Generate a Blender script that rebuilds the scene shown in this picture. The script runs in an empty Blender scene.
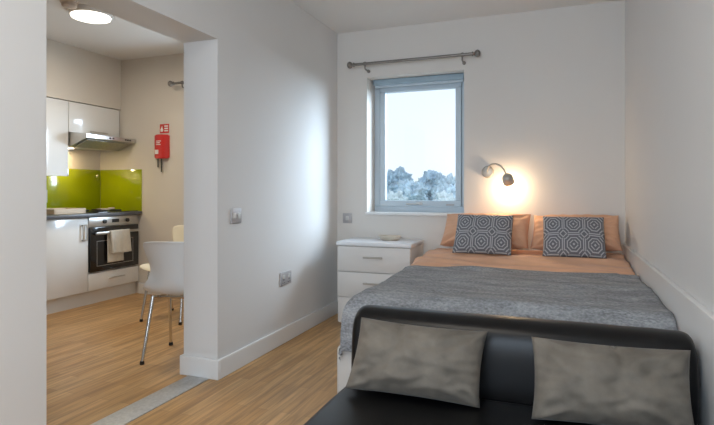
import bpy, bmesh, math, random
from mathutils import Vector, Matrix, noise
random.seed(7)
C = bpy.context.scene.collection
PI = math.pi

# ------------------------------------------------------------------ materials
def mat(name, col, rough=0.5, metal=0.0, spec=0.5, emit=None, estr=0.0, sheen=0.0, coat=0.0,
        bump=None, mottled=None, trans=0.0, ior=1.45):
    m = bpy.data.materials.new(name); m.use_nodes = True
    nt = m.node_tree; b = nt.nodes['Principled BSDF']
    b.inputs['Base Color'].default_value = (*col, 1)
    b.inputs['Roughness'].default_value = rough
    b.inputs['Metallic'].default_value = metal
    b.inputs['Specular IOR Level'].default_value = spec
    b.inputs['IOR'].default_value = ior
    b.inputs['Transmission Weight'].default_value = trans
    if sheen:
        b.inputs['Sheen Weight'].default_value = sheen
        b.inputs['Sheen Roughness'].default_value = 0.4
    if coat:
        b.inputs['Coat Weight'].default_value = coat
        b.inputs['Coat Roughness'].default_value = 0.08
    if emit:
        b.inputs['Emission Color'].default_value = (*emit, 1)
        b.inputs['Emission Strength'].default_value = estr
    tc = nt.nodes.new('ShaderNodeTexCoord')
    if mottled:                                    # (scale, amount)
        n = nt.nodes.new('ShaderNodeTexNoise'); n.inputs['Scale'].default_value = mottled[0]
        n.inputs['Detail'].default_value = 5
        nt.links.new(tc.outputs['Object'], n.inputs['Vector'])
        mx = nt.nodes.new('ShaderNodeMix'); mx.data_type = 'RGBA'
        a = mottled[1]
        mx.inputs[6].default_value = (*[c*(1-a) for c in col], 1)
        mx.inputs[7].default_value = (*[min(1, c*(1+a)) for c in col], 1)
        rr = nt.nodes.new('ShaderNodeMapRange'); rr.inputs['From Min'].default_value = .3; rr.inputs['From Max'].default_value = .7
        nt.links.new(n.outputs['Fac'], rr.inputs['Value'])
        nt.links.new(rr.outputs['Result'], mx.inputs['Factor'])
        nt.links.new(mx.outputs[2], b.inputs['Base Color'])
    if bump:                                       # (scale, strength, distance)
        n2 = nt.nodes.new('ShaderNodeTexNoise'); n2.inputs['Scale'].default_value = bump[0]
        n2.inputs['Detail'].default_value = 4
        nt.links.new(tc.outputs['Object'], n2.inputs['Vector'])
        bp = nt.nodes.new('ShaderNodeBump'); bp.inputs['Strength'].default_value = bump[1]
        bp.inputs['Distance'].default_value = bump[2]
        nt.links.new(n2.outputs['Fac'], bp.inputs['Height'])
        nt.links.new(bp.outputs['Normal'], b.inputs['Normal'])
    return m

def nd(nt, t, **k):
    n = nt.nodes.new(t)
    for a, v in k.items(): setattr(n, a, v)
    return n

def wood_floor():
    m = bpy.data.materials.new('oak_laminate'); m.use_nodes = True
    nt = m.node_tree; b = nt.nodes['Principled BSDF']; L = nt.links.new
    tc = nd(nt, 'ShaderNodeTexCoord'); mp = nd(nt, 'ShaderNodeMapping')
    mp.inputs['Rotation'].default_value = (0, 0, PI/2)
    L(tc.outputs['Object'], mp.inputs['Vector'])
    br = nd(nt, 'ShaderNodeTexBrick'); br.offset = 0.37; br.offset_frequency = 2
    br.inputs['Scale'].default_value = 1.0
    br.inputs['Brick Width'].default_value = 0.52; br.inputs['Row Height'].default_value = 0.064
    br.inputs['Mortar Size'].default_value = 0.0012; br.inputs['Mortar Smooth'].default_value = 0.3
    br.inputs['Bias'].default_value = 0.0
    br.inputs['Color1'].default_value = (.60, .36, .155, 1)
    br.inputs['Color2'].default_value = (.47, .26, .098, 1)
    br.inputs['Mortar'].default_value = (.33, .19, .085, 1)
    L(mp.outputs['Vector'], br.inputs['Vector'])
    mp2 = nd(nt, 'ShaderNodeMapping'); mp2.inputs['Scale'].default_value = (26, 1.6, 1)
    L(tc.outputs['Object'], mp2.inputs['Vector'])
    n = nd(nt, 'ShaderNodeTexNoise'); n.inputs['Scale'].default_value = 1.6; n.inputs['Detail'].default_value = 6
    n.inputs['Distortion'].default_value = .6
    L(mp2.outputs['Vector'], n.inputs['Vector'])
    r = nd(nt, 'ShaderNodeMapRange'); r.inputs['From Min'].default_value = .35; r.inputs['From Max'].default_value = .65
    r.inputs['To Min'].default_value = .72; r.inputs['To Max'].default_value = 1.14
    L(n.outputs['Fac'], r.inputs['Value'])
    v = nd(nt, 'ShaderNodeVectorMath', operation='SCALE')
    L(br.outputs['Color'], v.inputs[0]); L(r.outputs['Result'], v.inputs['Scale'])
    L(v.outputs['Vector'], b.inputs['Base Color'])
    b.inputs['Roughness'].default_value = .42
    bp = nd(nt, 'ShaderNodeBump'); bp.inputs['Strength'].default_value = .08; bp.inputs['Distance'].default_value = .002
    L(n.outputs['Fac'], bp.inputs['Height']); L(bp.outputs['Normal'], b.inputs['Normal'])
    return m

def throw_mat():
    m = bpy.data.materials.new('quilted_throw'); m.use_nodes = True
    nt = m.node_tree; b = nt.nodes['Principled BSDF']; L = nt.links.new
    tc = nd(nt, 'ShaderNodeTexCoord')
    def noise_n(sc, scale, det=3, dist=0):
        mp = nd(nt, 'ShaderNodeMapping'); mp.inputs['Scale'].default_value = sc
        n = nd(nt, 'ShaderNodeTexNoise'); n.inputs['Scale'].default_value = scale; n.inputs['Detail'].default_value = det
        n.inputs['Distortion'].default_value = dist
        L(tc.outputs['Object'], mp.inputs['Vector']); L(mp.outputs['Vector'], n.inputs['Vector']); return n.outputs['Fac']
    streak = noise_n((.7, 3.0, 3.0), 5, 4, .8); grain = noise_n((1, 1.5, 1.5), 75, 2)
    v = nd(nt, 'ShaderNodeTexVoronoi'); v.inputs['Scale'].default_value = 42; L(tc.outputs['Object'], v.inputs['Vector'])
    s = nd(nt, 'ShaderNodeMath', operation='ADD'); L(streak, s.inputs[0]); L(grain, s.inputs[1])
    r = nd(nt, 'ShaderNodeMapRange'); r.inputs['From Min'].default_value = .72; r.inputs['From Max'].default_value = 1.28
    L(s.outputs[0], r.inputs['Value'])
    mx = nd(nt, 'ShaderNodeMix', data_type='RGBA')
    mx.inputs[6].default_value = (.175, .182, .192, 1); mx.inputs[7].default_value = (.400, .410, .425, 1)
    L(r.outputs['Result'], mx.inputs['Factor']); L(mx.outputs[2], b.inputs['Base Color'])
    h = nd(nt, 'ShaderNodeMath', operation='MULTIPLY_ADD'); L(v.outputs['Distance'], h.inputs[0]); h.inputs[1].default_value = -.8
    L(s.outputs[0], h.inputs[2])
    bp = nd(nt, 'ShaderNodeBump'); bp.inputs['Strength'].default_value = .55; bp.inputs['Distance'].default_value = .010
    L(h.outputs[0], bp.inputs['Height']); L(bp.outputs['Normal'], b.inputs['Normal'])
    b.inputs['Roughness'].default_value = .85
    return m

def fret_mat():
    """grey cloth woven with pale interlocking lozenge and square lines, in the cushion's own UVs"""
    m = bpy.data.materials.new('geometric_weave'); m.use_nodes = True
    nt = m.node_tree; b = nt.nodes['Principled BSDF']; L = nt.links.new
    def M(op, a=None, c=None):
        n = nd(nt, 'ShaderNodeMath', operation=op)
        for i, q in enumerate((a, c)):
            if q is None: continue
            if isinstance(q, (int, float)): n.inputs[i].default_value = q
            else: L(q, n.inputs[i])
        return n.outputs[0]
    tc = nd(nt, 'ShaderNodeTexCoord'); sp = nd(nt, 'ShaderNodeSeparateXYZ'); L(tc.outputs['UV'], sp.inputs[0])
    def fold(o, k): return M('ABSOLUTE', M('SUBTRACT', M('FRACT', M('MULTIPLY', o, k)), .5))
    px = fold(sp.outputs['X'], 3.0); py = fold(sp.outputs['Y'], 2.0)
    dia = M('ADD', px, py); sq = M('MAXIMUM', px, py)
    l1 = M('LESS_THAN', M('FRACT', M('MULTIPLY', dia, 5.0)), .34)
    l2 = M('LESS_THAN', M('FRACT', M('MULTIPLY', sq, 7.0)), .34)
    near = M('LESS_THAN', M('ABSOLUTE', M('SUBTRACT', px, py)), .17)
    inner = M('LESS_THAN', M('FRACT', M('MULTIPLY', dia, 2.0)), .5)
    pick = M('MAXIMUM', near, 0.0)
    mx0 = M('ADD', M('MULTIPLY', l1, pick), M('MULTIPLY', l2, M('SUBTRACT', 1.0, pick)))
    mx = nd(nt, 'ShaderNodeMix', data_type='RGBA')
    mx.inputs[6].default_value = (.155, .155, .168, 1); mx.inputs[7].default_value = (.47, .47, .48, 1)
    L(mx0, mx.inputs['Factor']); L(mx.outputs[2], b.inputs['Base Color'])
    b.inputs['Roughness'].default_value = .85
    return m

def glass_mat():
    m = bpy.data.materials.new('window_glass'); m.use_nodes = True
    nt = m.node_tree; nt.nodes.remove(nt.nodes['Principled BSDF']); out = nt.nodes['Material Output']
    t = nd(nt, 'ShaderNodeBsdfTransparent'); g = nd(nt, 'ShaderNodeBsdfGlossy'); g.inputs['Roughness'].default_value = .02
    t.inputs['Color'].default_value = (.96, .985, 1, 1)
    mx = nd(nt, 'ShaderNodeMixShader'); mx.inputs['Fac'].default_value = .05
    nt.links.new(t.outputs[0], mx.inputs[1]); nt.links.new(g.outputs[0], mx.inputs[2])
    nt.links.new(mx.outputs[0], out.inputs['Surface'])
    return m

def wood_mat(name, c1, c2, scale=(30, 3, 3)):
    m = mat(name, c1, .5); nt = m.node_tree; b = nt.nodes['Principled BSDF']
    tc = nd(nt, 'ShaderNodeTexCoord'); mp = nd(nt, 'ShaderNodeMapping'); mp.inputs['Scale'].default_value = scale
    n = nd(nt, 'ShaderNodeTexNoise'); n.inputs['Scale'].default_value = 3
    mx = nd(nt, 'ShaderNodeMix', data_type='RGBA'); mx.inputs[6].default_value = (*c1, 1); mx.inputs[7].default_value = (*c2, 1)
    nt.links.new(tc.outputs['Object'], mp.inputs[0]); nt.links.new(mp.outputs[0], n.inputs['Vector'])
    nt.links.new(n.outputs['Fac'], mx.inputs['Factor']); nt.links.new(mx.outputs[2], b.inputs['Base Color'])
    return m

WALL = mat('wall_paint', (.725, .715, .70), .7, mottled=(1.5, .012), bump=(180, .04, .001))
BWALL = mat('lamp_warmed_wall_paint', (.73, .695, .65), .7, mottled=(1.5, .012), bump=(180, .04, .001))  # back wall paint tinted warmer to carry the lamp light on it
KWALL = mat('kitchen_wall_paint', (.72, .67, .60), .7, mottled=(1.5, .012))
CEIL = mat('ceiling_paint', (.80, .785, .76), .8, mottled=(1.2, .01))
TRIM = mat('gloss_trim_paint', (.80, .80, .79), .35, mottled=(3, .01))
FLOOR = wood_floor()
STRIP = mat('brushed_threshold', (.50, .50, .49), .45, .35, bump=(120, .3, .001), mottled=(60, .12))
UPVC = mat('grey_window_frame', (.54, .62, .68), .35, mottled=(4, .02))
BLIND = mat('blind_cassette', (.30, .40, .47), .45, mottled=(9, .04))
GLASS = glass_mat()
GLOSSW = mat('gloss_white_door', (.80, .80, .79), .12, coat=.5, mottled=(2, .01))
CARC = mat('white_carcass', (.76, .75, .72), .4, mottled=(2, .01))
DRAWW = mat('matt_white_drawer', (.72, .70, .67), .45, mottled=(4, .015))
DTOP = mat('drawer_top_white', (.80, .81, .83), .35, mottled=(4, .01))
WORK = mat('dark_grey_worktop', (.10, .105, .12), .35, mottled=(90, .2))
LIME = mat('lime_glass', (.36, .42, .002), .12, coat=.6, mottled=(2.0, .06))
STEEL = mat('brushed_steel', (.58, .57, .55), .32, .85, bump=(90, .05, .001))
DSTEEL = mat('antique_steel', (.27, .25, .23), .38, .9, mottled=(30, .06))
CHROME = mat('chrome', (.72, .71, .69), .12, 1.0, mottled=(5, .02))
NICKEL = mat('satin_nickel', (.50, .47, .42), .4, .6, mottled=(9, .03))
OVENB = mat('black_oven_glass', (.012, .012, .013), .08, coat=.5, mottled=(6, .1))
BLACK = mat('black_plastic', (.02, .02, .02), .4, mottled=(20, .1))
FILTER = mat('hood_filter', (.36, .35, .33), .4, .5, mottled=(60, .2))
TOWEL = mat('cream_towel', (.68, .64, .56), .95, bump=(260, .5, .002), mottled=(30, .05))
RED = mat('red_case', (.62, .035, .03), .3, mottled=(8, .06))
WHITE = mat('white_print', (.85, .82, .80), .5, mottled=(8, .02))
LEATH = mat('black_leather', (.0065, .0063, .0065), .33, spec=.32, bump=(260, .18, .0015), mottled=(4, .15))
VELVET = mat('taupe_velvet', (.148, .128, .103), .75, sheen=.08, mottled=(8, .30), bump=(26, .45, .007))
PEACH = mat('peach_cotton', (.75, .425, .265), .8, sheen=.15, bump=(14, .25, .01), mottled=(9, .05))
THROW = throw_mat()
FRET = fret_mat()
MATTR = mat('mattress_ticking', (.7, .69, .66), .9, mottled=(10, .03))
DIVAN = mat('divan_fabric', (.60, .575, .54), .85, bump=(200, .3, .001), mottled=(12, .03))
PLATE = mat('brushed_socket_plate', (.46, .445, .45), .45, .3, mottled=(40, .05))
PLATEW = mat('pale_plate', (.62, .62, .60), .4, mottled=(10, .02))
SHELLW = mat('white_chair_shell', (.80, .83, .85), .3, coat=.2, mottled=(3, .01))
SHELLC = mat('warm_lit_chair_shell', (.82, .74, .56), .35, coat=.2, mottled=(3, .01))  # white shell with the kitchen's warm light mixed into its colour
PALEWOOD = wood_mat('pale_wood', (.62, .50, .38), (.52, .40, .28))
DISH = mat('cream_dish', (.62, .55, .45), .5, mottled=(14, .08))
LAMPGLOW = mat('lamp_diffuser', (1, .96, .88), .4, emit=(1, .93, .80), estr=3.2)
BULB = mat('warm_bulb', (1, .8, .5), .4, emit=(1, .68, .32), estr=14)
FOL = [mat('hazy_foliage_a', (.46, .58, .66), .95, mottled=(2.5, .35)), mat('hazy_foliage_b', (.58, .69, .75), .95, mottled=(2.5, .3)),  # distance haze is mixed into these leaf colours, the air is clear
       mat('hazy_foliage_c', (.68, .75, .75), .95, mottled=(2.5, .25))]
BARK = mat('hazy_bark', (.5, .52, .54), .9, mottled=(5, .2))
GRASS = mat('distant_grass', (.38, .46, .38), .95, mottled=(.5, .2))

# ------------------------------------------------------------------ mesh helpers
def finish(bm, name, m, parent=None, smooth=False, mods=None):
    bmesh.ops.recalc_face_normals(bm, faces=bm.faces)
    me = bpy.data.meshes.new(name); bm.to_mesh(me); bm.free()
    me.materials.append(m)
    if smooth: me.polygons.foreach_set('use_smooth', [True]*len(me.polygons))
    o = bpy.data.objects.new(name, me); C.objects.link(o)
    if parent: o.parent = parent
    if smooth == 'auto':
        e = o.modifiers.new('edge', 'EDGE_SPLIT'); e.split_angle = math.radians(38)
    return o

def bx(bm, x0, x1, y0, y1, z0, z1, bev=0.0, seg=2):
    vs = [bm.verts.new(p) for p in ((x0,y0,z0),(x1,y0,z0),(x1,y1,z0),(x0,y1,z0),(x0,y0,z1),(x1,y0,z1),(x1,y1,z1),(x0,y1,z1))]
    fs = [bm.faces.new([vs[i] for i in q]) for q in ((0,3,2,1),(4,5,6,7),(0,1,5,4),(1,2,6,5),(2,3,7,6),(3,0,4,7))]
    if bev:
        es = list({e for f in fs for e in f.edges})
        bmesh.ops.bevel(bm, geom=es, offset=bev, segments=seg, affect='EDGES', profile=.5)
def box(name, m, x0, x1, y0, y1, z0, z1, bev=0.0, parent=None, seg=2):
    bm = bmesh.new(); bx(bm, x0, x1, y0, y1, z0, z1, bev, seg)
    return finish(bm, name, m, parent, 'auto' if bev else False)

def tb(bm, pts, r, seg=12, cap=True):
    pts = [Vector(p) for p in pts]; rings = []
    rs = r if isinstance(r, (list, tuple)) else [r]*len(pts)
    up = Vector((0, 0, 1)); prev = None
    for i, p in enumerate(pts):
        d = (pts[min(i+1, len(pts)-1)] - pts[max(i-1, 0)]).normalized()
        if prev is None:
            a = d.cross(up if abs(d.dot(up)) < .95 else Vector((1, 0, 0))).normalized()
        else:
            a = (prev - d*prev.dot(d)).normalized()
        prev = a; b = d.cross(a)
        rings.append([bm.verts.new(p + (a*math.cos(t) + b*math.sin(t))*rs[i]) for t in [2*PI*k/seg for k in range(seg)]])
    for i in range(len(rings)-1):
        for k in range(seg):
            bm.faces.new((rings[i][k], rings[i][(k+1)%seg], rings[i+1][(k+1)%seg], rings[i+1][k]))
    if cap:
        bm.faces.new(rings[0][::-1]); bm.faces.new(rings[-1])
def tube(name, m, pts, r, seg=12, parent=None):
    bm = bmesh.new(); tb(bm, pts, r, seg); return finish(bm, name, m, parent, 'auto')

def lt(bm, prof, seg=32, axis='z', at=(0, 0, 0), close=False):
    """profile of (radius, height) spun about an axis"""
    rings = []
    for (r, h) in prof:
        ring = []
        for k in range(seg):
            a = 2*PI*k/seg; c, s = max(r, 1e-4)*math.cos(a), max(r, 1e-4)*math.sin(a)
            p = {'z': (c, s, h), 'y': (c, h, s), 'x': (h, c, s)}[axis]
            ring.append(bm.verts.new((p[0]+at[0], p[1]+at[1], p[2]+at[2])))
        rings.append(ring)
    for i in range(len(rings)-1):
        for k in range(seg):
            bm.faces.new((rings[i][k], rings[i][(k+1)%seg], rings[i+1][(k+1)%seg], rings[i+1][k]))
    bm.faces.new(rings[0]); bm.faces.new(rings[-1])
def lathe(name, m, prof, seg=32, axis='z', at=(0, 0, 0), parent=None):
    bm = bmesh.new(); lt(bm, prof, seg, axis, at); return finish(bm, name, m, parent, 'auto')

def prism(name, m, prof, y0, y1, parent=None, bev=0.0):
    """(x, z) outline extruded along y"""
    bm = bmesh.new()
    a = [bm.verts.new((x, y0, z)) for x, z in prof]; b = [bm.verts.new((x, y1, z)) for x, z in prof]
    n = len(prof)
    bm.faces.new(a); bm.faces.new(b[::-1])
    for i in range(n): bm.faces.new((a[i], a[(i+1)%n], b[(i+1)%n], b[i]))
    if bev: bmesh.ops.bevel(bm, geom=list(bm.edges), offset=bev, segments=2, affect='EDGES')
    return finish(bm, name, m, parent, 'auto' if bev else False)

def tag(o, label, cat, group=None, kind=None):
    if label: o['label'] = label
    if cat: o['category'] = cat
    if group: o['group'] = group
    if kind: o['kind'] = kind
    return o
def thing(name, label, cat, loc=(0, 0, 0), rz=0, group=None):
    o = bpy.data.objects.new(name, None); C.objects.link(o); o.location = loc; o.rotation_euler = (0, 0, rz)
    o.empty_display_size = .1
    return tag(o, label, cat, group)
def local(t, o):
    """keep a part where it was built (world coordinates) under its thing"""
    o.parent = t; o.matrix_parent_inverse = (Matrix.Translation(t.location) @ t.rotation_euler.to_matrix().to_4x4()).inverted()
    return o
def struct(o, label=None):
    o['kind'] = 'structure'
    if label: o['label'] = label; o['category'] = 'room'
    return o

# ------------------------------------------------------------------ the room
H = 2.5
XL, XR, YB = -1.84, .468, 4.30          # bedroom
XK, YK, TH = -4.70, 4.35, .24          # kitchen
Y0 = -1.6                              # behind the camera
Y1, Y2, ZH = 1.449, 2.534, 1.975       # opening into the kitchen

fl = bmesh.new(); bx(fl, XK-.3, XR+.3, Y0-.3, YK+.3, -.12, 0)
struct(finish(fl, 'floor', FLOOR), 'oak effect laminate floor running through both rooms')
ce = bmesh.new(); bx(ce, XK-.3, XR+.3, Y0-.3, YK+.3, H, H+.15)
struct(finish(ce, 'ceiling', CEIL), 'plain white ceiling')

def wall_with_hole(name, m, x0, x1, y0, y1, hx0, hx1, hz0, hz1, label):
    bm = bmesh.new()
    bx(bm, x0, hx0, y0, y1, 0, H); bx(bm, hx1, x1, y0, y1, 0, H)
    bx(bm, hx0, hx1, y0, y1, 0, hz0); bx(bm, hx0, hx1, y0, y1, hz1, H)
    return struct(finish(bm, name, m), label)
W1 = (-1.557, -.712, .90, 2.085)
W2 = (-3.52, -2.45, .98, 2.02)
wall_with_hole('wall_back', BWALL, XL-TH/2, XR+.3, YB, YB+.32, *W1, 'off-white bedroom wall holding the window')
wall_with_hole('wall_kitchen_back', KWALL, XK-.3, XL-TH/2, YK, YK+.27, *W2, 'kitchen end wall behind the red case')
bm = bmesh.new(); bx(bm, XL-TH, XL, Y2, YB, 0, H); bx(bm, XL-TH, XL, Y1, Y2, ZH, H); bx(bm, XL-TH, XL, Y0, Y1, 0, H)
struct(finish(bm, 'wall_left', WALL), 'white partition wall with the wide opening into the kitchen')
struct(box('wall_right', WALL, XR, XR+.3, Y0-.3, YB, 0, H), 'white wall beside the bed')
struct(box('wall_front', WALL, XK-.3, XR, Y0-.3, Y0, 0, H), 'wall behind the viewpoint')
struct(box('wall_kitchen_left', KWALL, XK-.3, XK, Y0, YK, 0, H), 'kitchen wall carrying the units')
struct(box('wall_bulkhead', KWALL, XK, -4.405, 2.2, YK, 1.965, H), 'boxed bulkhead over the kitchen wall units')
struct(box('trim_1', TRIM, .442, XR, Y0, YB, 0, .705, .004), 'low boxed ledge running along the wall beside the bed')

def skirt(name, boxes):
    bm = bmesh.new()
    for (x0, x1, y0, y1) in boxes: bx(bm, x0, x1, y0, y1, 0, .115, .004, 1)
    struct(finish(bm, name, TRIM, None, 'auto'), 'white painted skirting board')
skirt('baseboard_left', [(XL, XL+.018, Y2, YB), (XL-TH-.018, XL+.018, Y2-.018, Y2), (XL, XL+.018, Y0, Y1), (XL-TH, XL, Y1, Y1+.018)])
skirt('baseboard_back', [(XL+.018, XR-.03, YB-.018, YB)])
skirt('baseboard_kitchen', [(-4.15, XL-TH-.018, YK-.018, YK), (XL-TH-.018, XL-TH, Y2, YK-.018)])
struct(box('trim_2', STRIP, -2.03, -1.885, Y1+.02, Y2-.02, 0, .006, .002), 'grey metal threshold strip in the kitchen opening')

# windows
def window(n, x0, x1, z0, z1, y, blind):
    fr = bmesh.new(); f = .052; d = .06
    bx(fr, x0, x1, y, y+d, z0, z0+f, .004, 1); bx(fr, x0, x1, y, y+d, z1-f, z1, .004, 1)
    bx(fr, x0, x0+f, y, y+d, z0+f, z1-f, .004, 1); bx(fr, x1-f, x1, y, y+d, z0+f, z1-f, .004, 1)
    w = struct(finish(fr, 'window_%d' % n, UPVC, None, 'auto'), 'grey framed window')
    sb = bmesh.new(); a, b, c, e = x0+f+.003, x1-f-.003, z0+f+.003, z1-f-.003; g = .05
    for q in ((a, b, c, c+g), (a, b, e-g, e), (a, a+g, c+g, e-g), (b-g, b, c+g, e-g)):
        bx(sb, q[0], q[1], y-.012, y+.05, q[2], q[3], .005, 1)
    s = finish(sb, 'sash', UPVC, w, 'auto')
    box('pane', GLASS, a+g, b-g, y+.02, y+.026, c+g, e-g, 0, s)
    hb = bmesh.new(); xm = (a+b)/2
    bx(hb, xm-.03, xm+.03, y-.022, y-.012, c+.012, c+.036, .003, 1)
    tb(hb, [(xm, y-.02, c+.024), (xm, y-.045, c+.024), (xm-.02, y-.047, c+.022), (xm-.11, y-.047, c+.020)], .008, 8)
    finish(hb, 'handle', STEEL, s, 'auto')
    hg = bmesh.new()
    bx(hg, b-.13, b-.06, y-.02, y-.012, c+.008, c+.022, .002, 1)
    finish(hg, 'vent_latch', PLATE, s, 'auto')
    return w
window(1, *W1, YB+.20, True)
window(2, *W2, YK+.16, False)
# reveal linings and sills
def reveal(n, x0, x1, z0, z1, ya, yb):
    bm = bmesh.new()
    bx(bm, x0-.012, x1+.012, ya-.02, yb, z0-.018, z0+.004, .004, 1)
    o = finish(bm, 'trim_%d' % n, TRIM, None, 'auto'); struct(o, 'white window board in the reveal')
reveal(3, *W1, YB, YB+.2); reveal(4, *W2, YK, YK+.16)
# shallow roller blind cassette under the head of the reveal
bl = thing('roller_blind', 'rolled up blue-grey blind in a slim cassette at the head of the window', 'blind', (-1.135, 4.45, 2.03))
local(bl, box('cassette', BLIND, W1[0]+.02, W1[1]-.02, 4.40, 4.485, 2.032, 2.083, .01))
local(bl, box('bottom_bar', UPVC, W1[0]+.03, W1[1]-.03, 4.425, 4.445, 2.012, 2.034, .004))

# ------------------------------------------------------------------ curtain rods
def curtain_rod(xa, xb, y, z, wall, label, bl, brs):
    t = thing('curtain_rod', label, 'curtain rod', ((xa+xb)/2, y, z), group=None)
    local(t, tube('rod', DSTEEL, [(xa+.03, y, z), (xb-.03, y, z)], .0125, 16))
    for x, s in ((xa, -1), (xb, 1)):
        bm = bmesh.new()
        lt(bm, [(.013, 0), (.019, .004), (.019, .012), (.012, .016), (.012, .022), (.026, .035), (.031, .05), (.026, .065), (.012, .074), (0, .076)], 20, 'x')
        for v in bm.verts: v.co = Vector((x - s*.03 + v.co.x*s*.9, y + v.co.y, z + v.co.z))
        local(t, finish(bm, 'finial', DSTEEL, None, 'auto'))
    for x in brs:
        bm = bmesh.new()
        tb(bm, [(x, wall, z-.045), (x, y+.01, z-.045), (x, y, z-.035), (x, y, z-.012)], .007, 10)
        lt(bm, [(.015, -.012), (.015, -.002), (0, -.002)], 20, 'y', (x, wall, z-.045))
        lt(bm, [(.018, -.009), (.018, .009)], 16, 'x', (x, y, z))
        local(t, finish(bm, 'bracket', DSTEEL, None, 'auto'))
    return t
curtain_rod(-1.665, -.605, 4.2, 2.181, YB, 'long bare dark metal curtain rod above the bedroom window', 1, (-1.54, -.71))
curtain_rod(-3.63, -2.25, 4.24, 2.172, YK, 'dark metal curtain rod showing one end on the kitchen wall', 1, (-3.5, -2.4))

# ------------------------------------------------------------------ wall lamp
lp = thing('wall_lamp', 'small nickel wall lamp with a curved arm glowing above the bed', 'lamp', (-.521, YB, 1.243))
local(lp, lathe('wall_plate', NICKEL, [(.048, 0), (.048, -.02), (.040, -.032), (.015, -.038), (0, -.038)], 32, 'y', (-.521, YB, 1.243)))
arc = [(-.521, 4.262, 1.243), (-.517, 4.235, 1.262), (-.505, 4.212, 1.284), (-.48, 4.198, 1.300), (-.445, 4.188, 1.302), (-.410, 4.182, 1.286), (-.385, 4.18, 1.255), (-.372, 4.18, 1.222)]
local(lp, tube('arm', NICKEL, arc, .0065, 12))
hd = Vector((-.355, 4.18, 1.176)); hdir = Vector((.16, .62, -.62)).normalized()
bm = bmesh.new(); lt(bm, [(.010, -.052), (.030, -.044), (.040, -.028), (.043, 0), (.043, .028), (.039, .028), (.036, -.01), (0, -.02)], 32, 'z')
q = Vector((0, 0, 1)).rotation_difference(hdir).to_matrix().to_4x4(); bm.transform(Matrix.Translation(hd) @ q)
shade = local(lp, finish(bm, 'lamp_shade', NICKEL, None, 'auto'))
bm = bmesh.new(); lt(bm, [(0, -.012), (.030, -.008), (.034, .008), (.022, .020), (0, .024)], 24, 'z')
bm.transform(Matrix.Translation(hd) @ q); local(lp, finish(bm, 'bulb', BULB, None, 'auto'))

# ------------------------------------------------------------------ sockets and switches
def plate_x(y0, y1, z0, z1, label, kind):          # on the partition wall, facing +x
    t = thing('light_switch' if kind == 'switch' else 'wall_socket', label, 'switch' if kind == 'switch' else 'socket', (XL, (y0+y1)/2, (z0+z1)/2))
    local(t, box('plate', PLATE, XL, XL+.011, y0, y1, z0, z1, .003))
    zm, n = (z0+z1)/2, 2
    for k in range(n):
        yc = y0 + (y1-y0)*(k+.5)/n
        local(t, box('rocker', PLATEW, XL+.011, XL+.016, yc-.014, yc+.014, zm+(.0 if kind != 'switch' else -.018), zm+(.03 if kind != 'switch' else .018), .002))
        if kind != 'switch':
            bm = bmesh.new()
            bx(bm, XL+.011, XL+.0125, yc-.004, yc+.004, zm-.012, zm-.002); bx(bm, XL+.011, XL+.0125, yc-.017, yc-.009, zm-.032, zm-.026); bx(bm, XL+.011, XL+.0125, yc+.009, yc+.017, zm-.032, zm-.026)
            local(t, finish(bm, 'pin_holes', BLACK))
plate_x(2.66, 2.765, .895, .985, 'grey metal light switch on the white wall between kitchen opening and bed corner', 'switch')
plate_x(3.262, 3.415, .415, .508, 'low double grey socket plate on the white wall above the skirting', 'socket')
sw = thing('light_switch', 'small grey switch plate on the window wall above the drawers', 'switch', (-1.74, YB, .85))
local(sw, box('plate', PLATE, -1.783, -1.697, YB-.011, YB, .805, .892, .003))
local(sw, box('rocker', PLATEW, -1.755, -1.725, YB-.016, YB-.011, .83, .867, .002))

# ------------------------------------------------------------------ chest of drawers
D = thing('chest_of_drawers', 'white three-drawer chest in the corner beneath the window', 'drawers', (-1.347, 4.07, 0))
dx0, dx1, dy0, dy1 = -1.655, -1.045, 3.865, 4.275
local(D, box('carcass', DRAWW, dx0+.004, dx1-.004, dy0+.02, dy1, .03, .655, .003))
local(D, box('plinth', DRAWW, dx0+.02, dx1-.02, dy0+.05, dy1-.02, 0, .03))
local(D, box('top', DTOP, dx0-.006, dx1+.006, dy0-.008, dy1+.004, .655, .685, .004))
for k in range(3):
    z0 = .04+k*.205
    d = local(D, box('drawer', DRAWW, dx0+.006, dx1-.006, dy0, dy0+.02, z0, z0+.199, .003))
    bm = bmesh.new(); zc = z0+.118; xm = (dx0+dx1)/2 + .005
    tb(bm, [(xm-.062, dy0, zc), (xm-.062, dy0-.022, zc), (xm-.078, dy0-.026, zc)], .005, 8)
    tb(bm, [(xm+.062, dy0, zc), (xm+.062, dy0-.022, zc), (xm+.078, dy0-.026, zc)], .005, 8)
    bx(bm, xm-.08, xm+.08, dy0-.032, dy0-.022, zc-.007, zc+.007, .003, 1)
    h = local(D, finish(bm, 'handle', NICKEL, None, 'auto')); h.parent = d; h.matrix_parent_inverse = (Matrix.Translation(D.location)).inverted(); h.matrix_parent_inverse = Matrix.Identity(4)
    d.matrix_parent_inverse = Matrix.Translation(D.location).inverted()
# small oval dish
dish = thing('shallow_dish', 'small cream oval dish on top of the white chest', 'dish', (-1.285, 4.10, .685))
bm = bmesh.new(); lt(bm, [(.0, 0), (.062, 0), (.085, .012), (.098, .038), (.094, .040), (.080, .018), (.058, .008), (0, .007)], 36)
for v in bm.verts: v.co.y *= .62
finish(bm, 'bowl', DISH, dish, 'auto')
bm = bmesh.new(); lt(bm, [(.0, .008), (.045, .008), (.05, .02), (.03, .034), (0, .037)], 24)
for v in bm.verts: v.co.y *= .5; v.co.x -= .012
finish(bm, 'contents', WHITE, dish, 'auto')

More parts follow.
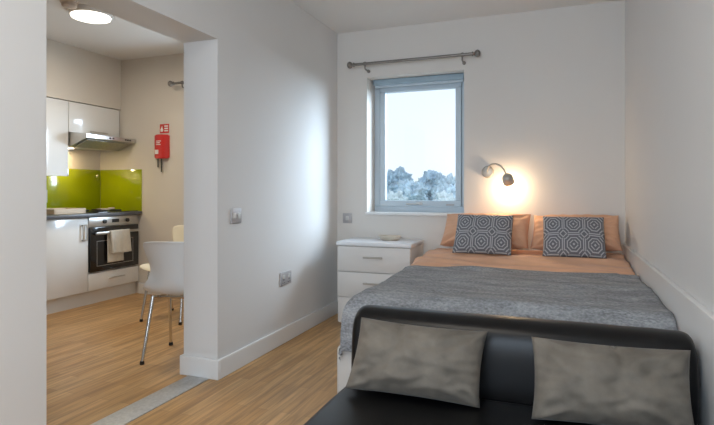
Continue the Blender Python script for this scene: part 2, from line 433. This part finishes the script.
# ------------------------------------------------------------------ the bed
BX0, BX1, BY0, BY1 = -1.018, .425, 2.36, 4.27
bed = thing('double_bed', 'low double divan bed pushed against the ledge in the corner', 'bed', (-.29, 3.33, 0))
local(bed, box('divan_base', DIVAN, BX0, BX1, BY0, BY1, .02, .33, .02, None, 3))
local(bed, box('mattress', MATTR, BX0+.075, BX1-.01, BY0+.05, BY1-.005, .335, .55, .06, None, 4))
local(bed, box('foot_glides', BLACK, BX0+.1, BX1-.1, BY0+.1, BY1-.1, 0, .02))

def drape(name, m, xa, xb, ya, yb, topf, hangx, hangf, hemf, parent=None, r=.075, nx=90, ny=110, amp=.006, seed=0, fold=.012, thick=.012, right=True):
    """cloth lying on x in [xa,xb], y in [ya,yb]; hangs over x=xa by hangx and over y=ya by hangf (0 = none)"""
    def rail(t, hang):                              # t = signed arc from the edge, inwards positive -> (inset, drop)
        q = PI/2*r
        if t >= q: return t - q + r, 0
        if t >= 0:
            a = (q-t)/r; return r - r*math.sin(a), r - r*math.cos(a)
        return 0 + 0*t, r - t
    bm = bmesh.new(); rows = []
    for j in range(ny+1):
        row = []
        lo = -(hangf-r) if hangf else PI/2*r-r
        tj = lo + (yb-ya+PI/2*r-r-lo)*j/ny
        fy, dy = rail(tj, hangf) if hangf else (tj-(PI/2*r-r), 0)
        for i in range(nx+1):
            lo2 = -(hangx-r) if hangx else PI/2*r-r
            ti = lo2 + (xb-xa+PI/2*r-r-lo2)*i/nx
            fx, dx = rail(ti, hangx) if hangx else (ti-(PI/2*r-r), 0)
            x, y = xa+fx, ya+fy
            drop = max(dx, dy) if min(dx, dy) < 1e-6 else (dx**4+dy**4)**.25
            w = noise.noise(Vector((x*2.2+seed, y*7.5, seed)))*amp + noise.noise(Vector((x*5+seed, y*13, 3+seed)))*amp*.5
            z = topf(x, y) - drop + w*(1 if drop < .02 else .3)*(1 if xb-x > .1 else .3)
            if dx > r*.9: x -= fold*(.5+.5*math.sin(y*19+seed+2*noise.noise(Vector((y*2, z, seed)))))*min(1, (dx-r)/.12+.1)
            if dy > r*.9: y -= fold*(.5+.5*math.sin(x*17+seed))*min(1, (dy-r)/.12+.1)
            row.append(bm.verts.new((x, y, z)))
        rows.append(row)
    for j in range(ny):
        for i in range(nx): bm.faces.new((rows[j][i], rows[j][i+1], rows[j+1][i+1], rows[j+1][i]))
    o = finish(bm, name, m, parent, True)
    s = o.modifiers.new('thickness', 'SOLIDIFY'); s.thickness = thick; s.offset = -1
    return o
def sm(a, b, x):
    t = max(0, min(1, (x-a)/(b-a))); return t*t*(3-2*t)
def duvet_top(x, y):
    return .575 + .045*sm(3.35, 3.95, y) + .010*sm(-.6, .3, x) + .012*math.exp(-((y-3.62)/.05)**2)*(.6+.4*math.sin(x*5)) \
        + .008*math.exp(-((y-3.78-.05*x)/.035)**2) \
        + .022*sm(3.4, 3.6, y)*(max(0, 1-abs(noise.noise(Vector((x*1.6, y*6+x*1.5, 2.2))))*5) - .3)*(1 if y < 4.1 else .3)
dv = drape('duvet', PEACH, -.995, .434, 3.15, 4.27, duvet_top, .28, 0, 0, r=.09, amp=.018, seed=4.2, thick=.014)
tag(dv, 'peach duvet covering the bed and showing below the pillows', 'duvet')
def throw_top(x, y):
    return .600 + .006*math.sin(y*9+x*1.2) + .010*math.exp(-((y-3.36)/.03)**2)
th = drape('bed_throw', THROW, -.974, .438, 2.33, 3.42, throw_top, .285, .285, 0, r=.11, amp=.016, seed=9.1, thick=.010, fold=.008)
tag(th, 'grey quilted throw spread over the foot of the bed', 'blanket')

def cushion(name, m, bl_, br_, tr_, tl_, thick, label, cat, group=None, n=44, fold=0., crease=None, pinch=.045, ear=.5, wr=.006, seed=0., front=.5, parent=None, piping=False):
    """soft rectangular cushion spanned by its four corners (seen from the front)"""
    bl_, br_, tr_, tl_ = map(Vector, (bl_, br_, tr_, tl_))
    nor = (br_-bl_).cross(tl_-bl_).normalized()     # towards the viewer for a front seen counter-clockwise
    cen = (bl_+br_+tr_+tl_)/4; W = (br_-bl_).length; Hh = (tl_-bl_).length
    bm = bmesh.new(); uvl = bm.loops.layers.uv.new('UVMap'); uv = {}
    def pt(i, j, side):
        u, v = i/n, j/n; a, b = 2*u-1, 2*v-1
        a2 = a*(1-pinch*(1-b*b)*abs(a)**1); b2 = b*(1-pinch*1.3*(1-a*a)*abs(b))
        uu, vv = (a2+1)/2, (b2+1)/2
        p = bl_*(1-uu)*(1-vv) + br_*uu*(1-vv) + tr_*uu*vv + tl_*(1-uu)*vv
        t = ((1-abs(a)**2.6)*(1-abs(b)**2.6))**ear
        k = thick*(front if side > 0 else 1-front)
        w = noise.noise(Vector((a*2.1+seed, b*2.1, seed+side)))*wr*2*(t**.5) + noise.noise(Vector((a*6+seed, b*5, seed+side)))*wr*(t**.5)
        edge = max(abs(a), abs(b))
        if fold:
            for ca, cb in ((1, 1), (-1, 1), (1, -1), (-1, -1)):
                da, db = (ca-a)*ca, (cb-b)*cb
                ds = math.hypot(da, db*.7)
                w += fold*math.sin(9*math.atan2(db, da)+seed*ca+cb)*math.exp(-ds*2.2)*min(1, ds*3)*t**.3
            if crease is not None:
                w -= fold*2.2*math.exp(-((a-crease-.10*math.sin(3*b))/.07)**2)*max(0, b)**1.2*t**.3
            k *= 1 - .18*b
        w += wr*.9*math.sin(22*math.atan2(b, a)+seed)*(edge**6)*(t**.6)
        return p + nor*side*(k*t + w*(1 if t > 0 else 0)) + Vector((0, 0, -.012*(1-b*b)*0))
    G = {}
    for side in (1, -1):
        for j in range(n+1):
            for i in range(n+1):
                if side < 0 and (i in (0, n) or j in (0, n)): G[side, i, j] = G[1, i, j]; continue
                vv = bm.verts.new(pt(i, j, side)); G[side, i, j] = vv; uv[vv] = (i/n, j/n)
    for side in (1, -1):
        for j in range(n):
            for i in range(n):
                f = [G[side, i, j], G[side, i+1, j], G[side, i+1, j+1], G[side, i, j+1]]
                fc = bm.faces.new(f if side > 0 else f[::-1])
                for lo in fc.loops: lo[uvl].uv = uv[lo.vert]
    o = finish(bm, name, m, parent, True)
    if piping:
        pb = bmesh.new(); loop = []
        for i in range(n): loop.append((i, 0))
        for j in range(n): loop.append((n, j))
        for i in range(n): loop.append((n-i, n))
        for j in range(n): loop.append((0, n-j))
        tb(pb, [pt(i, j, 1) for i, j in loop+[(0, 0)]], .004, 6, False)
        finish(pb, 'piping', m, o, True)
    return tag(o, label, cat, group)

# pillows at the head
cushion('pillow', PEACH, (-.86, 4.05, .665), (-.20, 4.05, .665), (-.185, 4.19, .915), (-.83, 4.19, .905), .20, fold=.026, label=
        'peach pillow at the window side of the bed head', cat='pillow', wr=.010, seed=1.3, pinch=.03)
cushion('pillow', PEACH, (-.185, 4.05, .665), (.425, 4.05, .675), (.415, 4.19, .915), (-.165, 4.19, .905), .19, fold=.026, label=
        'peach pillow against the wall at the right of the bed head', cat='pillow', wr=.010, seed=5.3, pinch=.03)
cushion('cushion', FRET, (-.722, 3.83, .636), (-.302, 3.83, .636), (-.298, 3.965, .912), (-.700, 3.965, .915), .12,
        'grey cushion with white geometric lines, nearer the window', 'cushion', 'patterned bed cushions', pinch=.02, seed=2.2, wr=.003)
cushion('cushion', FRET, (-.095, 3.83, .640), (.308, 3.83, .640), (.300, 3.965, .91), (-.095, 3.965, .91), .12,
        'grey cushion with white geometric lines, nearer the right wall', 'cushion', 'patterned bed cushions', pinch=.02, seed=6.2, wr=.003)

# ------------------------------------------------------------------ the sofa
S = thing('leather_sofa', 'low black leather sofa with its back against the foot of the bed', 'sofa', (-.18, 1.7, 0))
sx0, sx1 = -.785, .436
def pad(name, m, x0, x1, y0, y1, z0, z1, bev, seg=5, puff=0, sag=0, parent=S):
    bm = bmesh.new(); nx, ny, nz = 16, 10, 4
    bx(bm, x0, x1, y0, y1, z0, z1, bev, seg)
    bmesh.ops.subdivide_edges(bm, edges=[e for e in bm.edges if e.calc_length() > .15], cuts=8, use_grid_fill=True)
    for v in bm.verts:
        a = (v.co.x-x0)/(x1-x0); b = (v.co.y-y0)/(y1-y0)
        s = max(0, math.sin(PI*a))**.5
        if v.co.z > (z0+z1)/2: v.co.z += puff*s*max(0, math.sin(PI*b)) + .003*noise.noise(v.co*6)
    return local(parent, finish(bm, name, m, None, True))
seat = pad('seat', LEATH, sx0, sx1, 1.02, 1.95, .16, .345, .045, puff=.012)
bm = bmesh.new()
prof = [(1.935, .30), (1.925, .38), (1.930, .48), (1.940, .555), (1.962, .598), (2.005, .618), (2.055, .622), (2.105, .606), (2.135, .57), (2.145, .50), (2.140, .30), (2.12, .12), (1.97, .12)]
N = 40; rings = []
for i in range(N+1):
    t = i/N; x = sx0 + (sx1-sx0)*t
    e = min(1, min(t, 1-t)/.03); rr = math.sqrt(max(0, 1-(1-e)**2)); sc = .72+.28*rr
    cx_, cz_ = 2.03, .37
    rings.append([bm.verts.new((x, cx_+(p-cx_)*sc, cz_+(z-cz_)*(.90+.10*rr) + .002*noise.noise(Vector((x*8, p*8, z*8))))) for p, z in prof])
for i in range(N):
    for k in range(len(prof)): bm.faces.new((rings[i][k], rings[i][(k+1) % len(prof)], rings[i+1][(k+1) % len(prof)], rings[i+1][k]))
bm.faces.new(rings[0]); bm.faces.new(rings[-1][::-1])
bk = local(S, finish(bm, 'backrest', LEATH, None, True))
ss = bk.modifiers.new('soft', 'SUBSURF'); ss.levels = 1; ss.render_levels = 2
local(S, box('base_frame', BLACK, sx0+.03, sx1-.03, 1.06, 2.08, .06, .16, .01))
bm = bmesh.new()
for yy in (1.49,): tb(bm, [(sx0+.045, yy, .349), (sx1-.045, yy, .349)], .003, 6)
local(S, finish(bm, 'seat_seam', LEATH, None, True))
for lx in (sx0+.08, sx1-.08):
    for ly in (1.12, 2.02):
        local(S, lathe('leg', CHROME, [(.022, 0), (.024, .005), (.018, .062)], 16, 'z', (lx, ly, 0)))
cushion('cushion', VELVET, (-.735, 1.79, .362), (-.245, 1.80, .358), (-.228, 1.868, .602), (-.700, 1.868, .612), .165, fold=.016, crease=-.35, label=
        'taupe velvet oblong cushion at the left end of the black sofa', cat='cushion', group='velvet sofa cushions', pinch=.045, seed=3.1, wr=.009, ear=.55)
cushion('cushion', VELVET, (-.078, 1.775, .358), (.392, 1.82, .352), (.384, 1.868, .604), (-.082, 1.868, .600), .165, fold=.016, crease=.05, label=
        'taupe velvet oblong cushion at the right end of the black sofa', cat='cushion', group='velvet sofa cushions', pinch=.045, seed=8.7, wr=.009, ear=.55)

# ------------------------------------------------------------------ kitchen
KF = -4.15          # door face
def handle_v(x, y0, y1, z0, z1, parent, T):
    bm = bmesh.new()
    bx(bm, x, x+.022, y0, y1, z0, z0+.014, .003, 1); bx(bm, x, x+.022, y0, y1, z1-.014, z1, .003, 1)
    bx(bm, x+.014, x+.026, y0, y0+.014, z0, z1, .003, 1); bx(bm, x+.014, x+.026, y1-.014, y1, z0, z1, .003, 1)
    h = finish(bm, 'handle', STEEL, None, 'auto'); h.parent = parent; return h
def under(part, o):     # sub-part: built in world space, its part carries the inverse already
    o.parent = part; return o

bc = thing('base_cabinet', 'white base unit under the worktop, left of the oven', 'cabinet', (-4.4, 3.4, 0))
local(bc, box('carcass', CARC, XK+.003, KF-.02, 3.102, 3.698, .13, .84))
local(bc, box('plinth', CARC, XK+.003, -4.195, 3.102, 3.70, 0, .13))
d = local(bc, box('door', GLOSSW, KF-.02, KF, 3.104, 3.696, .135, .832, .002))
handle_v(KF, 3.622, 3.680, .62, .775, d, bc)
oc = thing('oven_cabinet', 'white housing unit around the oven with one shallow drawer', 'cabinet', (-4.4, 4.02, 0))
local(oc, box('carcass', CARC, XK+.003, KF-.02, 3.702, 4.345, .13, .285))
local(oc, box('plinth', CARC, XK+.003, -4.195, 3.70, 4.345, 0, .13))
d = local(oc, box('drawer', GLOSSW, KF-.02, KF, 3.704, 4.335, .135, .298, .002))
bm = bmesh.new(); bx(bm, KF+.018, KF+.028, 3.93, 4.13, .222, .236, .003, 1)
for yy in (3.95, 4.10): bx(bm, KF, KF+.02, yy, yy+.012, .224, .234)
under(d, finish(bm, 'handle', STEEL, None, 'auto'))
wt = box('worktop', WORK, XK, -4.105, 3.05, YK-.002, .842, .875, .006); tag(wt, 'dark grey kitchen worktop over the base units', 'worktop')

ov = thing('oven', 'built-in black glass oven with steel control panel', 'oven', (-4.4, 4.02, .3))
local(ov, box('body', CARC, XK+.05, KF-.021, 3.712, 4.335, .30, .835))
cpn = local(ov, box('control_panel', STEEL, KF-.02, KF+.004, 3.706, 4.335, .745, .838, .003))
for yy in (3.885, 4.175):
    under(cpn, lathe('knob', BLACK, [(.020, .004), (.019, .020), (.012, .022), (0, .022)], 20, 'x', (KF, yy, .79)))
under(cpn, box('clock_display', BLACK, KF+.004, KF+.0055, 3.98, 4.07, .775, .808))
dr = local(ov, box('door', OVENB, KF-.02, KF+.010, 3.716, 4.325, .312, .738, .003))
bm = bmesh.new(); bx(bm, KF+.038, KF+.054, 3.75, 4.29, .668, .694, .005, 2)
for yy in (3.78, 4.25): bx(bm, KF+.008, KF+.042, yy, yy+.016, .674, .688)
under(dr, finish(bm, 'handle', STEEL, None, 'auto'))
bm = bmesh.new()
for (a, b, c, e) in ((3.79, 4.25, .60, .606), (3.79, 4.25, .36, .366), (3.79, 3.796, .366, .60), (4.244, 4.25, .366, .60)): bx(bm, KF+.0095, KF+.0108, a, b, c, e)
under(dr, finish(bm, 'window_line', FILTER))

# towel folded over the oven handle
tw = bmesh.new()
def sheet(bm, y0, y1, zt, zb, xo, seed, slant=0):
    ny, nz = 14, 22; R = []
    for j in range(nz+1):
        z = zt + (zb-zt)*j/nz
        R.append([bm.verts.new((xo + .004*math.sin(i*1.3+seed) + .004*j/nz, y0 + (y1-y0)*i/ny + slant*j/nz, z)) for i in range(ny+1)])
    for j in range(nz):
        for i in range(ny): bm.faces.new((R[j][i], R[j][i+1], R[j+1][i+1], R[j+1][i]))
    return R
a = sheet(tw, 3.905, 4.155, .700, .47, KF+.060, .3, .02)
b = sheet(tw, 3.895, 4.095, .695, .385, KF+.030, 1.9)
for i in range(14): tw.faces.new((a[0][i], a[0][i+1], b[0][i+1], b[0][i]))
t = finish(tw, 'tea_towel', TOWEL, None, True); s = t.modifiers.new('thickness', 'SOLIDIFY'); s.thickness = .006; s.offset = 0
tag(t, 'cream towel folded over the oven door handle', 'towel')

hb = thing('hob', 'thin black hob set in the worktop above the oven', 'hob', (-4.4, 4.0, .875))
local(hb, box('glass_plate', OVENB, -4.62, -4.14, 3.80, 4.32, .8755, .884, .003))
for (x, y, r) in ((-4.27, 3.93, .075), (-4.27, 4.14, .06), (-4.48, 3.93, .06), (-4.48, 4.14, .08)):
    local(hb, lathe('hotplate', BLACK, [(r, .884), (r, .896), (r-.01, .899), (0, .899)], 28, 'z', (x, y, 0)))
sr = thing('spoon_rest', 'small pale wooden dish at the front of the hob', 'dish', (-4.2, 3.93, .899))
bm = bmesh.new(); lt(bm, [(0, 0), (.05, 0), (.062, .008), (.066, .016), (.060, .014), (.04, .006), (0, .005)], 24)
for v in bm.verts: v.co.y *= 1.2; v.co.x *= .7
finish(bm, 'bowl', PALEWOOD, sr, 'auto')
tube('stem', PALEWOOD, [(0, .06, .012), (.0, .13, .016)], [.012, .008], 10, sr)
tr = thing('wooden_tray', 'shallow pale wooden box tray on the worktop left of the hob', 'tray', (-4.40, 3.61, .875))
bm = bmesh.new(); bx(bm, -.13, .13, -.17, .17, 0, .012, .002, 1)
for q in ((-.13, .13, -.17, -.155), (-.13, .13, .155, .17), (-.13, -.115, -.155, .155), (.115, .13, -.155, .155)): bx(bm, *q, .012, .048, .002, 1)
finish(bm, 'box', PALEWOOD, tr, 'auto')
box('lining', TOWEL, -.11, .11, -.15, .15, .012, .036, .006, tr)

sp = thing('glass_splashback', 'lime green glass splashback behind the hob, below the wall units', 'splashback', (XK, 3.8, .876))
local(sp, box('panel', LIME, XK+.001, XK+.007, 3.05, 3.699, .876, 1.231, .001)); local(sp, box('panel', LIME, XK+.001, XK+.007, 3.700, YK-.008, .876, 1.318, .001))
sp = thing('glass_splashback', 'lime green glass splashback panel on the kitchen end wall', 'splashback', (-4.4, YK, .876))
local(sp, box('panel', LIME, XK+.008, -4.115, YK-.0075, YK-.001, .876, 1.318, .001))
kp = thing('wall_socket', 'pale socket plate standing upright on the lime splashback', 'socket', (XK+.007, 3.66, 1.03))
local(kp, box('plate', PLATEW, XK+.007, XK+.016, 3.63, 3.70, .975, 1.10, .003))
local(kp, box('rocker', WHITE, XK+.016, XK+.020, 3.652, 3.678, 1.05, 1.08, .002))

wc = thing('wall_cabinet', 'tall gloss white wall unit left of the extractor hood', 'cabinet', (-4.55, 3.4, 1.23))
local(wc, box('carcass', CARC, XK+.003, -4.422, 3.102, 3.696, 1.235, 1.96))
d = local(wc, box('door', GLOSSW, -4.42, -4.40, 3.104, 3.694, 1.232, 1.955, .002))
under(d, box('edge_strip', STEEL, -4.41, -4.396, 3.684, 3.696, 1.232, 1.30, .001))
wc = thing('wall_cabinet', 'short white wall unit directly above the extractor hood', 'cabinet', (-4.55, 4.0, 1.66))
local(wc, box('carcass', CARC, XK+.003, -4.422, 3.702, 4.325, 1.665, 1.96))
d = local(wc, box('door', GLOSSW, -4.42, -4.40, 3.704, 4.323, 1.662, 1.955, .002))
bm = bmesh.new(); bx(bm, -4.382, -4.372, 3.93, 4.15, 1.682, 1.694, .003, 1)
for yy in (3.95, 4.12): bx(bm, -4.40, -4.38, yy, yy+.01, 1.684, 1.692)
under(d, finish(bm, 'handle', STEEL, None, 'auto'))

ho = thing('extractor_hood', 'slim steel extractor hood below the short wall unit', 'hood', (-4.45, 4.0, 1.5))
local(ho, prism('canopy', STEEL, [(-4.70, 1.52), (-4.40, 1.52), (-4.19, 1.595), (-4.18, 1.60), (-4.18, 1.635), (-4.19, 1.64), (-4.40, 1.66), (-4.70, 1.66)], 3.71, 4.325, None))
bm = bmesh.new()
v = [bm.verts.new(p) for p in ((-4.385, 3.74, 1.5205), (-4.385, 4.295, 1.5205), (-4.205, 4.295, 1.585), (-4.205, 3.74, 1.585))]
bm.faces.new(v); r_ = bmesh.ops.extrude_face_region(bm, geom=list(bm.faces)); 
for g in r_['geom']:
    if isinstance(g, bmesh.types.BMVert): g.co.z -= .004; g.co.x += .001
local(ho, finish(bm, 'filter', FILTER))
local(ho, box('lamp_lens', LAMPGLOW, -4.62, -4.54, 3.80, 3.88, 1.512, 1.521, .002))
for yy in (3.98, 4.02, 4.18, 4.21, 4.24): local(ho, box('button', BLACK, -4.181, -4.174, yy, yy+.018, 1.61, 1.625, .002))

# fire blanket and its sign
fb = thing('fire_blanket', 'red fire blanket case with black pull straps on the kitchen end wall', 'fire blanket', (-3.836, YK, 1.42))
bm = bmesh.new(); n = 14; P_ = []
for k in range(n+1):
    a = PI*k/n; P_.append((-3.838 - .088*math.cos(a)*1.0, YK - .062*math.sin(a)**.7))
lo = [bm.verts.new((x, y, 1.425)) for x, y in P_]; hi = [bm.verts.new((x, y, 1.672)) for x, y in P_]
for k in range(n): bm.faces.new((lo[k], lo[k+1], hi[k+1], hi[k]))
bm.faces.new(lo[::-1]); bm.faces.new(hi); bm.faces.new((lo[0], hi[0], hi[-1], lo[-1]))
bmesh.ops.bevel(bm, geom=[e for e in bm.edges if abs(e.verts[0].co.z-e.verts[1].co.z) < 1e-5], offset=.008, segments=2, affect='EDGES')
local(fb, finish(bm, 'case', RED, None, 'auto'))
local(fb, box('mount', RED, -3.91, -3.766, YK-.012, YK+.001, 1.45, 1.65))
local(fb, box('printed_patch', WHITE, -3.885, -3.842, YK-.0640, YK-.0560, 1.47, 1.515))
bm = bmesh.new()
for k, w in enumerate((.06, .045, .055)): bx(bm, -3.87, -3.87+w, YK-.0640, YK-.0600, 1.60-k*.018, 1.608-k*.018)
local(fb, finish(bm, 'printed_lines', WHITE))
for x0, z1 in ((-3.872, 1.335), (-3.828, 1.285)):
    bm = bmesh.new(); bx(bm, x0-.009, x0+.009, YK-.035, YK-.031, z1, 1.43, .001, 1)
    local(fb, finish(bm, 'strap', BLACK, None, 'auto'))
sg = thing('fire_sign', 'small red and white sign above the red fire blanket', 'sign', (-3.815, YK, 1.735))
local(sg, box('panel', RED, -3.875, -3.757, YK-.004, YK, 1.690, 1.785, .001))
bm = bmesh.new()
fl_ = [(-3.862, 1.705), (-3.835, 1.705), (-3.828, 1.725), (-3.838, 1.742), (-3.842, 1.770), (-3.854, 1.748), (-3.867, 1.728)]
bm.faces.new([bm.verts.new((x, YK-.0052, z)) for x, z in fl_])
for k in range(3): bx(bm, -3.815, -3.768, YK-.0052, YK-.004, 1.708+k*.024, 1.722+k*.024)
local(sg, finish(bm, 'pictogram', WHITE))

# ceiling fittings
cl = thing('ceiling_light', 'round glowing flush ceiling light in the kitchen', 'ceiling light', (-3.405, 3.062, H))
lathe('base_ring', CEIL, [(.150, 0), (.156, -.012), (.156, -.035), (.148, -.044), (0, -.044)], 48, 'z', (0, 0, 0), cl)
lathe('diffuser', LAMPGLOW, [(.143, -.044), (.141, -.056), (.11, -.066), (.05, -.070), (0, -.071)], 48, 'z', (0, 0, 0), cl)
sd = thing('smoke_alarm', 'beige round smoke alarm on the kitchen ceiling beside the light', 'smoke alarm', (-3.385, 2.85, H))
SMK = mat('beige_alarm', (.56, .46, .38), .5, mottled=(5, .03))
lathe('base', SMK, [(.062, 0), (.062, -.012), (.055, -.016), (0, -.016)], 32, 'z', (0, 0, 0), sd)
lathe('cover', SMK, [(.052, -.016), (.050, -.038), (.035, -.046), (0, -.047)], 32, 'z', (0, 0, 0), sd)

# ------------------------------------------------------------------ chairs
def chair(label, shell, loc, rz):
    t = thing('dining_chair', label, 'chair', loc, rz)
    prof = [(.215, .418, .40), (.20, .438, .43), (.12, .440, .45), (0, .428, .46), (-.10, .424, .45), (-.165, .436, .42), (-.20, .475, .37),
            (-.212, .53, .305), (-.222, .60, .295), (-.236, .68, .345), (-.252, .745, .375), (-.262, .772, .365), (-.272, .780, .35)]
    bm = bmesh.new(); R = []; n = 14
    for k, (y, z, w) in enumerate(prof):
        row = []
        back = sm(.45, .6, z)
        for i in range(n+1):
            a = 2*i/n-1
            lift = .030*abs(a)**3
            row.append(bm.verts.new((a*w/2, y + back*.055*a*a + 0, z + lift*(1-back) - back*.012*a**4*(k > 9))))
        R.append(row)
    for j in range(len(prof)-1):
        for i in range(n): bm.faces.new((R[j][i], R[j][i+1], R[j+1][i+1], R[j+1][i]))
    o = finish(bm, 'shell', shell, t, True)
    s = o.modifiers.new('thickness', 'SOLIDIFY'); s.thickness = .010; s.offset = 0
    s = o.modifiers.new('soft', 'SUBSURF'); s.levels = 1; s.render_levels = 2
    bm = bmesh.new()
    for yy in (-.11, .13): tb(bm, [(-.17, yy, .408), (.17, yy, .408)], .010, 10)
    for xx in (-.12, .12): tb(bm, [(xx, -.13, .410), (xx, .15, .410)], .009, 10)
    finish(bm, 'under_frame', CHROME, t, 'auto')
    for sx in (-1, 1):
        for sy in (-1, 1):
            top = (sx*.165, .01+sy*.12, .412); ft = (sx*.190, .0+sy*.205, .012)
            l = tube('leg', CHROME, [top, ft], [.0125, .0105], 14, t)
            lathe('foot_cap', BLACK, [(.014, 0), (.015, .004), (.013, .022)], 14, 'z', ft[:2]+(0,), l)
    return t
chair('white plastic kitchen chair seen from behind by the opening', SHELLW, (-2.315, 2.83, 0), math.radians(16))
chair('plastic kitchen chair behind the white one, tinted cream for warm light', SHELLC, (-3.07, 3.64, 0), math.radians(184))

# ------------------------------------------------------------------ outside
g = box('ground', GRASS, -60, 40, 9, 90, -5.2, -5.0); struct(g, 'hazy ground beyond the window')
def tree(x, y, top, rad, k, label):
    t = thing('tree', label, 'tree', (x, y, -5))
    bm = bmesh.new(); rnd = random.Random(int(x*97+y*13))
    for q in range(9):
        a = rnd.random()*2*PI; rr = rad*(.25+.5*rnd.random()); 
        c = Vector((math.cos(a)*rr, math.sin(a)*rr, (top+5)-rad*(.5+1.5*rnd.random()))) if q else Vector((0, 0, top+5-rad*.6))
        r = rad*(.42+.22*rnd.random())
        res = bmesh.ops.create_icosphere(bm, subdivisions=4, radius=r, matrix=Matrix.Translation(c))
        for v in res['verts']:
            d = (v.co-c).normalized()
            v.co += d*r*(.55*noise.noise(v.co*2.2/rad*1.2) + .45*noise.noise(v.co*7/rad) + .35*noise.noise(v.co*16/rad))
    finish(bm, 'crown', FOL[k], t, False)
    tube('trunk', BARK, [(0, 0, 0), (.05, 0, (top+5)*.5), (0, .05, top+5-rad)], [.22, .15, .08], 10, t)
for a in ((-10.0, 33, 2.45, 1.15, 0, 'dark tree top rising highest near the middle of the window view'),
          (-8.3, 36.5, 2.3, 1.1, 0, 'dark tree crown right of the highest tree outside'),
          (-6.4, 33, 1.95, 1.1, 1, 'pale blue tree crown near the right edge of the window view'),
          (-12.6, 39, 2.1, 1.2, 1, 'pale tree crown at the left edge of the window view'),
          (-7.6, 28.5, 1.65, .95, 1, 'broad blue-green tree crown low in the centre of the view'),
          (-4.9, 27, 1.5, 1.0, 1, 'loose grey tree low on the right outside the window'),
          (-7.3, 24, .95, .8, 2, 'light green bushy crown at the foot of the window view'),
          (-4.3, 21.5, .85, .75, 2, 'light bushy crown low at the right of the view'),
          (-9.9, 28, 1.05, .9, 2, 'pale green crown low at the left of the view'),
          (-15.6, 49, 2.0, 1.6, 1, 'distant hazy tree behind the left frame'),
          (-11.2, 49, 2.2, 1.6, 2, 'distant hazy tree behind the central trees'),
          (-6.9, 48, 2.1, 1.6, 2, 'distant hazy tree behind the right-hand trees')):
    tree(*a)

# ------------------------------------------------------------------ light
w = bpy.data.worlds.new('sky'); bpy.context.scene.world = w; w.use_nodes = True
nt = w.node_tree; bg = nt.nodes['Background']
tc = nd(nt, 'ShaderNodeTexCoord'); sx_ = nd(nt, 'ShaderNodeSeparateXYZ'); nt.links.new(tc.outputs['Generated'], sx_.inputs[0])
cr = nd(nt, 'ShaderNodeValToRGB'); nt.links.new(sx_.outputs['Z'], cr.inputs['Fac'])
cr.color_ramp.elements[0].color = (.84, .91, .97, 1); cr.color_ramp.elements[1].color = (.62, .78, 1, 1)
cr.color_ramp.elements[0].position = .05
nt.links.new(cr.outputs['Color'], bg.inputs['Color']); bg.inputs['Strength'].default_value = 1.3

def area(name, loc, rot, sx, sy, e, col):
    l = bpy.data.lights.new(name, 'AREA'); l.shape = 'RECTANGLE'; l.size = sx; l.size_y = sy; l.energy = e; l.color = col
    o = bpy.data.objects.new(name, l); C.objects.link(o); o.location = loc; o.rotation_euler = [math.radians(a) for a in rot]
    return o
area('window_daylight', (1.2, 7.0, 2.75), (-71, 0, -41), 2.2, 2.2, 560, (.70, .85, 1))
area('kitchen_window_daylight', (-2.985, 4.85, 1.5), (-90, 0, 0), 1.06, 1.1, 34, (.74, .87, 1))
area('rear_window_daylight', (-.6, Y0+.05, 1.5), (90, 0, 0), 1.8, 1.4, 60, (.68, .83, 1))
area('room_warm_fill', (-.7, .6, H-.03), (0, 0, 0), .5, .5, 14, (1, .90, .78))  # added warm fill below the ceiling, no fitting hangs here
area('kitchen_ceiling_lamp', (-3.405, 3.062, H-.08), (0, 0, 0), .3, .3, 16, (1, .86, .68))
area('hood_lamp', (-4.58, 3.84, 1.505), (0, 0, 0), .06, .06, 2.2, (1, .75, .42))
pl = bpy.data.lights.new('wall_lamp_bulb', 'POINT'); pl.energy = 4.2; pl.color = (1, .72, .44); pl.shadow_soft_size = .03
po = bpy.data.objects.new('wall_lamp_bulb', pl); C.objects.link(po); po.location = hd + Vector((.0, .035, -.062))

# ------------------------------------------------------------------ camera
cam = bpy.data.cameras.new('camera'); cam.sensor_fit = 'HORIZONTAL'; cam.sensor_width = 36
cam.lens = 521.4*36/714; cam.shift_y = -(212.5-190.1)/714; cam.clip_start = .05
co = bpy.data.objects.new('camera', cam); C.objects.link(co); co.location = (0, 0, 1.0976)
co.rotation_euler = (PI/2, 0, .3666)
bpy.context.scene.camera = co
vs = bpy.context.scene.view_settings; vs.view_transform = 'Standard'; vs.look = 'None'; vs.exposure = 0.0
